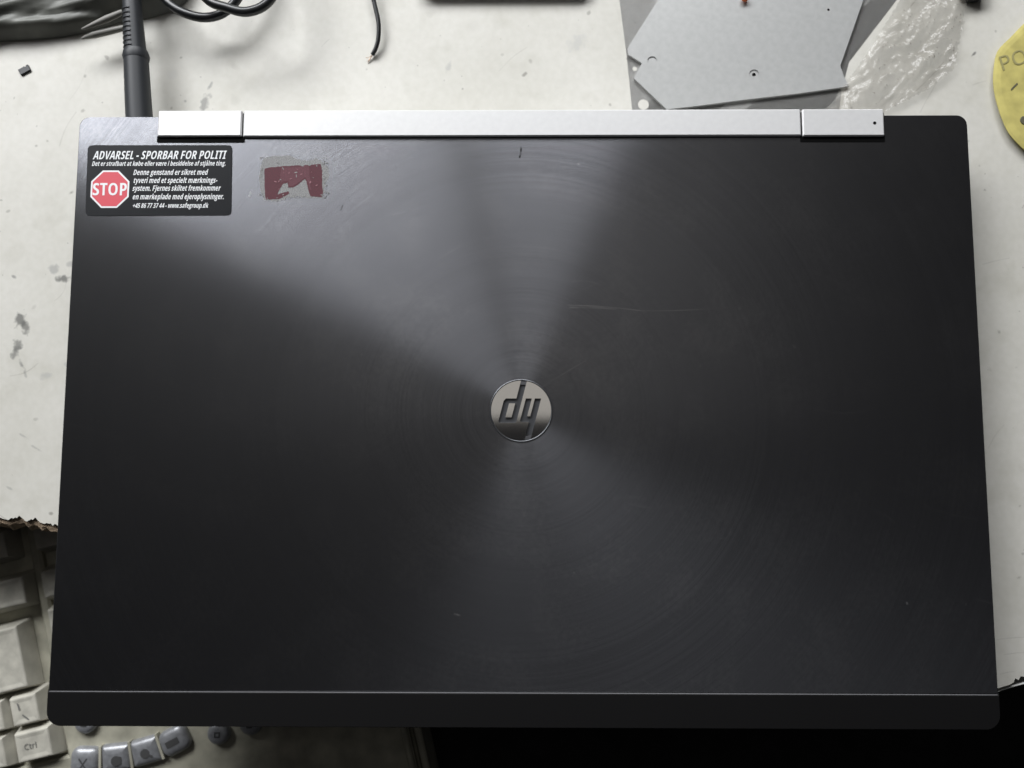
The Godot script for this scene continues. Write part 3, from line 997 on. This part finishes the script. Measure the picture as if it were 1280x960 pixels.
func make_cable_coil() -> void:
	var st := begin()
	var p: Array = [Vector3(-0.1870, 0.0060, -0.2326), Vector3(-0.1775, 0.0080, -0.2132), Vector3(-0.1678, 0.0110, -0.1954), Vector3(-0.1588, 0.0120, -0.1861), Vector3(-0.1464, 0.0120, -0.1822), Vector3(-0.1358, 0.0120, -0.1857), Vector3(-0.1280, 0.0120, -0.1977), Vector3(-0.1241, 0.0120, -0.2150), Vector3(-0.1310, 0.0130, -0.2313), Vector3(-0.1446, 0.0150, -0.2350), Vector3(-0.1525, 0.0180, -0.2218), Vector3(-0.1511, 0.0210, -0.2005), Vector3(-0.1414, 0.0220, -0.1853), Vector3(-0.1314, 0.0230, -0.1802), Vector3(-0.1224, 0.0230, -0.1783), Vector3(-0.1139, 0.0220, -0.1830), Vector3(-0.1091, 0.0200, -0.1952), Vector3(-0.1091, 0.0170, -0.2146), Vector3(-0.1200, 0.0130, -0.2372), Vector3(-0.1364, 0.0100, -0.2476), Vector3(-0.1560, 0.0080, -0.2431)]
	tube(st, spline(p, 8), [0.0021], 14)
	var o := put("cable_coil", st, M.cord)
	tag(o, "coiled glossy black cable dangling over the bench beside the power plug", "cable")


func make_wire() -> void:
	var o := thing("thin_wire", "thin black wire with a stripped end pointing at the middle of the hinge", "wire")
	var p: Array = [Vector3(-0.0734, 0.0050, -0.2188), Vector3(-0.0712, 0.0050, -0.2028), Vector3(-0.0692, 0.0045, -0.1935), Vector3(-0.0672, 0.0040, -0.1843), Vector3(-0.0673, 0.0032, -0.1769), Vector3(-0.0685, 0.0024, -0.1726), Vector3(-0.0703, 0.0015, -0.1695)]
	var st := begin()
	tube(st, spline(p, 8), [0.00105], 10)
	put("sheath", st, M.cord, o)
	for k in 6:
		var a: Array = [Vector3(-0.0701, 0.0015, -0.1699), Vector3(-0.0717, 0.0008, -0.1683), Vector3(-0.0729, 0.0005, -0.1673)]
		var wild := Vector3(rng.randf_range(-1, 1), rng.randf_range(-0.2, 0.4), rng.randf_range(-1, 1)) * 0.0008
		st = begin()
		tube(st, spline([a[0], a[1] + wild * 0.6, a[2] + wild * 1.6], 4), [0.00016], 5)
		put("strand", st, M.copper, o)


func make_bag() -> void:
	# a crumpled dark bag whose near hem runs from the left rim of the picture to under the coil
	var hem: Array = [Vector2(-0.2755, -0.1737), Vector2(-0.2564, -0.1756), Vector2(-0.2488, -0.1772), Vector2(-0.2297, -0.1784), Vector2(-0.2163, -0.1799), Vector2(-0.2068, -0.1819), Vector2(-0.1974, -0.1847), Vector2(-0.1898, -0.1870), Vector2(-0.1795, -0.1886), Vector2(-0.1708, -0.1910), Vector2(-0.1607, -0.1966), Vector2(-0.1542, -0.2079)]
	var n := FastNoiseLite.new()
	n.seed = 71
	n.frequency = 1.0
	n.fractal_octaves = 3
	var st := begin()
	var rows := []
	var cols := 150
	var deep := 70
	for i in cols + 1:
		var f := i / float(cols) * (hem.size() - 1)
		var k := mini(int(f), hem.size() - 2)
		var e: Vector2 = hem[k].cubic_interpolate(hem[k + 1], hem[maxi(k - 1, 0)], hem[mini(k + 2, hem.size() - 1)], f - k)
		var row := []
		for j in deep + 1:
			var t := j / float(deep)
			var away := t * t * 0.02 + t * 0.075
			var x := e.x - away * 0.12
			var z := e.y - away
			var fold := absf(n.get_noise_2d(x * 7.0 + z * 9.0, z * 44.0 + x * 9.0))
			var crease := absf(n.get_noise_2d(x * 16.0 + 40.0, z * 90.0 + x * 22.0))
			var y := 0.0006 + 0.0085 * (1.0 - exp(-away / 0.006)) + (0.0065 * fold + 0.0022 * crease) * minf(1.0, away / 0.004)
			row.append(Vector3(x, y, z))
		rows.append(row)
	for i in cols:
		for j in deep:
			quad(st, rows[i][j], rows[i + 1][j], rows[i + 1][j + 1], rows[i][j + 1])
	for i in cols:    # closed down to the bench at the hem
		var a: Vector3 = rows[i][0]
		var b: Vector3 = rows[i + 1][0]
		quad(st, Vector3(a.x, 0.0002, a.z), Vector3(b.x, 0.0002, b.z), b, a)
	var o := thing("plastic_bag", "", "")
	put("film", st, M.bag, o)
	for f in 2:      # two pale creases that catch the light
		var line: Array = [Vector2(-0.2030, -0.1768), Vector2(-0.1976, -0.1791), Vector2(-0.1915, -0.1818), Vector2(-0.1842, -0.1852), Vector2(-0.2044, -0.1737), Vector2(-0.1985, -0.1756), Vector2(-0.1905, -0.1775), Vector2(-0.1825, -0.1794)]
		st = begin()
		var ridge := spline(range(4).map(func(k): return Vector3(line[f * 4 + k].x, 0.0118 - 0.0025 * f, line[f * 4 + k].y)), 6)
		tube(st, ridge, [0.0003, 0.0011 + 0.0006 * f, 0.0016, 0.0012], 8)
		put("crease", st, M.fold, o)
	tag(o, "crumpled dark grey plastic bag behind the power plug", "plastic bag")


func dent(box: CSGShape3D, at: Vector3, wide: float, deep: float, hole: float) -> void:
	var bowl := CSGCylinder3D.new()      # a countersink: a cone, point down
	bowl.radius = wide
	bowl.height = deep * 1.6
	bowl.sides = 28
	bowl.cone = true
	bowl.smooth_faces = false
	bowl.material = (box as CSGPolygon3D).material
	bowl.operation = CSGShape3D.OPERATION_SUBTRACTION
	bowl.name = "dent"
	box.add_child(bowl, true)
	bowl.transform = box.transform.affine_inverse() * Transform3D(Basis(), at - Vector3(0, deep * 0.8 - 0.0001, 0))
	if hole > 0.0:
		var c := CSGCylinder3D.new()
		c.radius = hole
		c.height = 0.02
		c.sides = 16
		c.material = M.gap
		c.operation = CSGShape3D.OPERATION_SUBTRACTION
		c.name = "hole"
		box.add_child(c, true)
		c.transform = box.transform.affine_inverse() * Transform3D(Basis(), at)


func sheet(called: String, outline: Array, thick: float, m: Material) -> CSGPolygon3D:
	var c := CSGPolygon3D.new()
	c.name = called
	var p := PackedVector2Array()
	for q in outline:
		p.append(Vector2(q.x, -q.y))
	c.polygon = p
	c.depth = thick
	c.material = m
	c.rotation.x = -PI / 2
	add_child(c, true)
	return c


func make_plates() -> void:
	var low: Array = [Vector2(0.0446, -0.2207), Vector2(0.0470, -0.1965), Vector2(0.0501, -0.1688), Vector2(0.0527, -0.1375), Vector2(0.1481, -0.1353), Vector2(0.1509, -0.1528), Vector2(0.1548, -0.1661), Vector2(0.1779, -0.1961), Vector2(0.1956, -0.2201)]
	var a := sheet("sheet_metal_plate", low, 0.0012, M.plate_old)
	tag(a, "dull grey metal plate lying flat on the bench under another plate", "metal plate", "grey metal plates behind the hinge")
	var spots: Array = [Vector2(0.0576, -0.1456), Vector2(0.0537, -0.1632), Vector2(0.1518, -0.1858), Vector2(0.1496, -0.1763)]
	dent(a, Vector3(spots[0].x, 0.0013, spots[0].y), 0.0026, 0.0009, 0.0)
	dent(a, Vector3(spots[1].x, 0.0013, spots[1].y), 0.0012, 0.0010, 0.0007)
	var high: Array = [Vector2(0.0755, -0.2155), Vector2(0.0645, -0.1956), Vector2(0.0503, -0.1727), Vector2(0.0506, -0.1695), Vector2(0.0569, -0.1652), Vector2(0.0531, -0.1578), Vector2(0.0682, -0.1426), Vector2(0.0816, -0.1441), Vector2(0.1040, -0.1471), Vector2(0.1301, -0.1502), Vector2(0.1537, -0.1536), Vector2(0.1513, -0.1591), Vector2(0.1500, -0.1637), Vector2(0.1617, -0.1952), Vector2(0.1689, -0.2151)]
	var b := sheet("sheet_metal_plate", high, 0.0016, M.plate)
	b.position.y = 0.0015
	tag(b, "light grey metal plate with clipped corner and dimpled holes, topmost behind the hinge", "metal plate", "grey metal plates behind the hinge")
	var top := 0.0031
	spots = [Vector2(0.0618, -0.1663), Vector2(0.1095, -0.1596), Vector2(0.0880, -0.1491), Vector2(0.1297, -0.1607), Vector2(0.1454, -0.1913), Vector2(0.1475, -0.1767), Vector2(0.1056, -0.1962)]
	var tilt := func(p: Vector2, y: float) -> Vector3: return Vector3(p.x, y - 0.0001, p.y)
	dent(b, tilt.call(spots[0], top + 0.0002), 0.0028, 0.0014, 0.0)
	dent(b, tilt.call(spots[1], top + 0.0002), 0.0029, 0.0014, 0.0009)
	dent(b, tilt.call(spots[2], top + 0.0002), 0.0021, 0.0010, 0.0)
	dent(b, tilt.call(spots[4], top), 0.0010, 0.0008, 0.0006)
	var st := begin()
	loft(st, circle(0, 0, 0.0017, 20), [[0.0, 0.0], [0.0, 0.0006], [0.0004, 0.0010]])
	var dot := put("orange_dot", st, M.orange)
	var v: Vector3 = tilt.call(spots[6], top - 0.0001)
	dot.position = v
	tag(dot, "small orange dot on the upper metal plate at the top edge", "sticker")


func make_clear_film() -> void:
	var o := thing("clear_plastic_film", "crumpled clear plastic film with bright glints between the metal plates and yellow note", "plastic film")
	var rim: Array = [Vector2(0.1375, -0.1371), Vector2(0.1453, -0.1456), Vector2(0.1555, -0.1596), Vector2(0.1650, -0.1729), Vector2(0.1779, -0.1942), Vector2(0.1895, -0.2157), Vector2(0.2140, -0.2156), Vector2(0.2094, -0.1917), Vector2(0.2064, -0.1767), Vector2(0.2018, -0.1610), Vector2(0.1902, -0.1517), Vector2(0.1750, -0.1439), Vector2(0.1635, -0.1378)]
	var poly := PackedVector2Array(rim)
	for layer in 1:
		var n := FastNoiseLite.new()
		n.seed = 81 + layer
		n.frequency = 1.0
		n.fractal_octaves = 3
		n.fractal_type = FastNoiseLite.FRACTAL_RIDGED
		var soft := FastNoiseLite.new()
		soft.seed = 91
		soft.frequency = 1.0
		soft.fractal_octaves = 2
		var st := begin()
		var lo := poly[0]
		var hi := poly[0]
		for p in poly:
			lo = lo.min(p)
			hi = hi.max(p)
		var step := 0.00075
		var nx := int((hi.x - lo.x) / step)
		var nz := int((hi.y - lo.y) / step)
		var grid := []
		for i in nx + 1:
			var col := []
			for j in nz + 1:
				var p := lo + Vector2(i, j) * step
				p += Vector2(n.get_noise_2d(p.x * 300.0, p.y * 300.0), n.get_noise_2d(p.y * 300.0, 50.0 + p.x * 300.0)) * 0.0004
				var q := p.rotated(deg_to_rad(48.0))
				var sharp := maxf(0.0, n.get_noise_2d(q.x * 70.0 + 9.0, q.y * 200.0) - 0.15)
				var y := 0.0028 + 0.0022 * soft.get_noise_2d(q.x * 30.0, q.y * 75.0) + 0.0034 * sharp * sharp + 0.0006 * soft.get_noise_2d(q.x * 120.0, q.y * 240.0)
				col.append(Vector3(p.x, maxf(0.0006, y), p.y))
			grid.append(col)
		for i in nx:
			for j in nz:
				var c: Vector3 = (grid[i][j] + grid[i + 1][j + 1]) * 0.5
				if Geometry2D.is_point_in_polygon(Vector2(c.x, c.z), poly):
					quad(st, grid[i][j], grid[i][j + 1], grid[i + 1][j + 1], grid[i + 1][j])
		put("film_layer", st, M.film, o)


func make_note() -> void:
	var o := thing("yellow_note", "yellow paper note with rounded left edge and scribbles at the right rim", "paper note")
	var rim: Array = [Vector2(0.2432, -0.1888), Vector2(0.2369, -0.1841), Vector2(0.2298, -0.1770), Vector2(0.2231, -0.1700), Vector2(0.2208, -0.1615), Vector2(0.2202, -0.1522), Vector2(0.2219, -0.1417), Vector2(0.2250, -0.1321), Vector2(0.2291, -0.1260), Vector2(0.2346, -0.1207), Vector2(0.2424, -0.1161), Vector2(0.2551, -0.1145), Vector2(0.2600, -0.1903)]
	var st := begin()
	var p := PackedVector2Array()
	for k in rim.size():
		var q: int = rim.size()
		for s in 4:
			if k < 9:
				p.append(rim[k].cubic_interpolate(rim[k + 1], rim[maxi(k - 1, 0)], rim[(k + 2) % q], s / 4.0))
			elif s == 0:
				p.append(rim[k])
	loft(st, p, [[0.0, 0.0026], [0.0, 0.0029], [0.0012, 0.0033], [0.0030, 0.0036]], false, true)
	put("paper", st, M.note, o)
	var y := 0.0038
	st = begin()
	letters(st, "PO", Vector3([Vector2(0.2244, -0.1599)][0].x, y, [Vector2(0.2244, -0.1599)][0].y), 0.0125, 0.0068, Vector3(0.94, 0, -0.34), 0.1, false)
	put_mesh("handwriting", st.commit(), M.pencil, o)
	st = begin()
	var s: Array = [Vector2(0.2276, -0.1506), Vector2(0.2307, -0.1537), Vector2(0.2277, -0.1669), Vector2(0.2260, -0.1622)]
	stroke(st, s[0], s[1], 0.00035, y)
	put("pen_tick", st, M.ink, o)
	st = begin()
	var c: Array = [Vector2(0.2330, -0.1359)]
	loft(st, circle(c[0].x, c[0].y, 0.0021, 16), [[0.0, 0.0036], [0.0002, 0.0040]])
	put("dark_mark", st, M.ink, o)


func make_small_parts() -> void:
	var at: Array = [Vector2(-0.2358, -0.1631)]
	var body := PackedVector2Array()
	for q in [[-2.6, -1.6], [0.6, -1.6], [0.9, -1.2], [1.4, -1.2], [1.7, -1.6], [2.6, -1.6], [2.6, 1.6], [-2.6, 1.6]]:
		body.append(Vector2(q[0], q[1]) / 1000.0)
	var chip := put("plastic_fragment", slab(body, 0.0, 0.0010, 0.0002), M.black_part)
	chip.position = Vector3(at[0].x, 0, at[0].y)
	chip.rotation.y = deg_to_rad(30)
	tag(chip, "tiny black rectangular fragment on the bench near the upper left corner", "electronic part")
	var front: Array = [Vector2(-0.0483, -0.1978), Vector2(0.0319, -0.1975), Vector2(0.2070, -0.1961), Vector2(0.2187, -0.1965)]
	for k in 2:
		var a: Vector2 = front[k * 2]
		var b: Vector2 = front[k * 2 + 1]
		var z := a.y + (-0.0014 if k == 0 else 0.0010)
		var st := begin()
		loft(st, rounded(a.x, z - 0.05, b.x, z, 0.004, 5), [[0.0008, 0.0], [0.0, 0.0008], [0.0, 0.0050], [0.0010, 0.0060]], false, true)
		var box := put("black_device" if k == 0 else "black_adapter", st, M.black_part)
		tag(box, "flat black device just entering the top edge beyond the hinge middle" if k == 0 else "small black adapter at the top edge right of the clear film", "device" if k == 0 else "adapter")
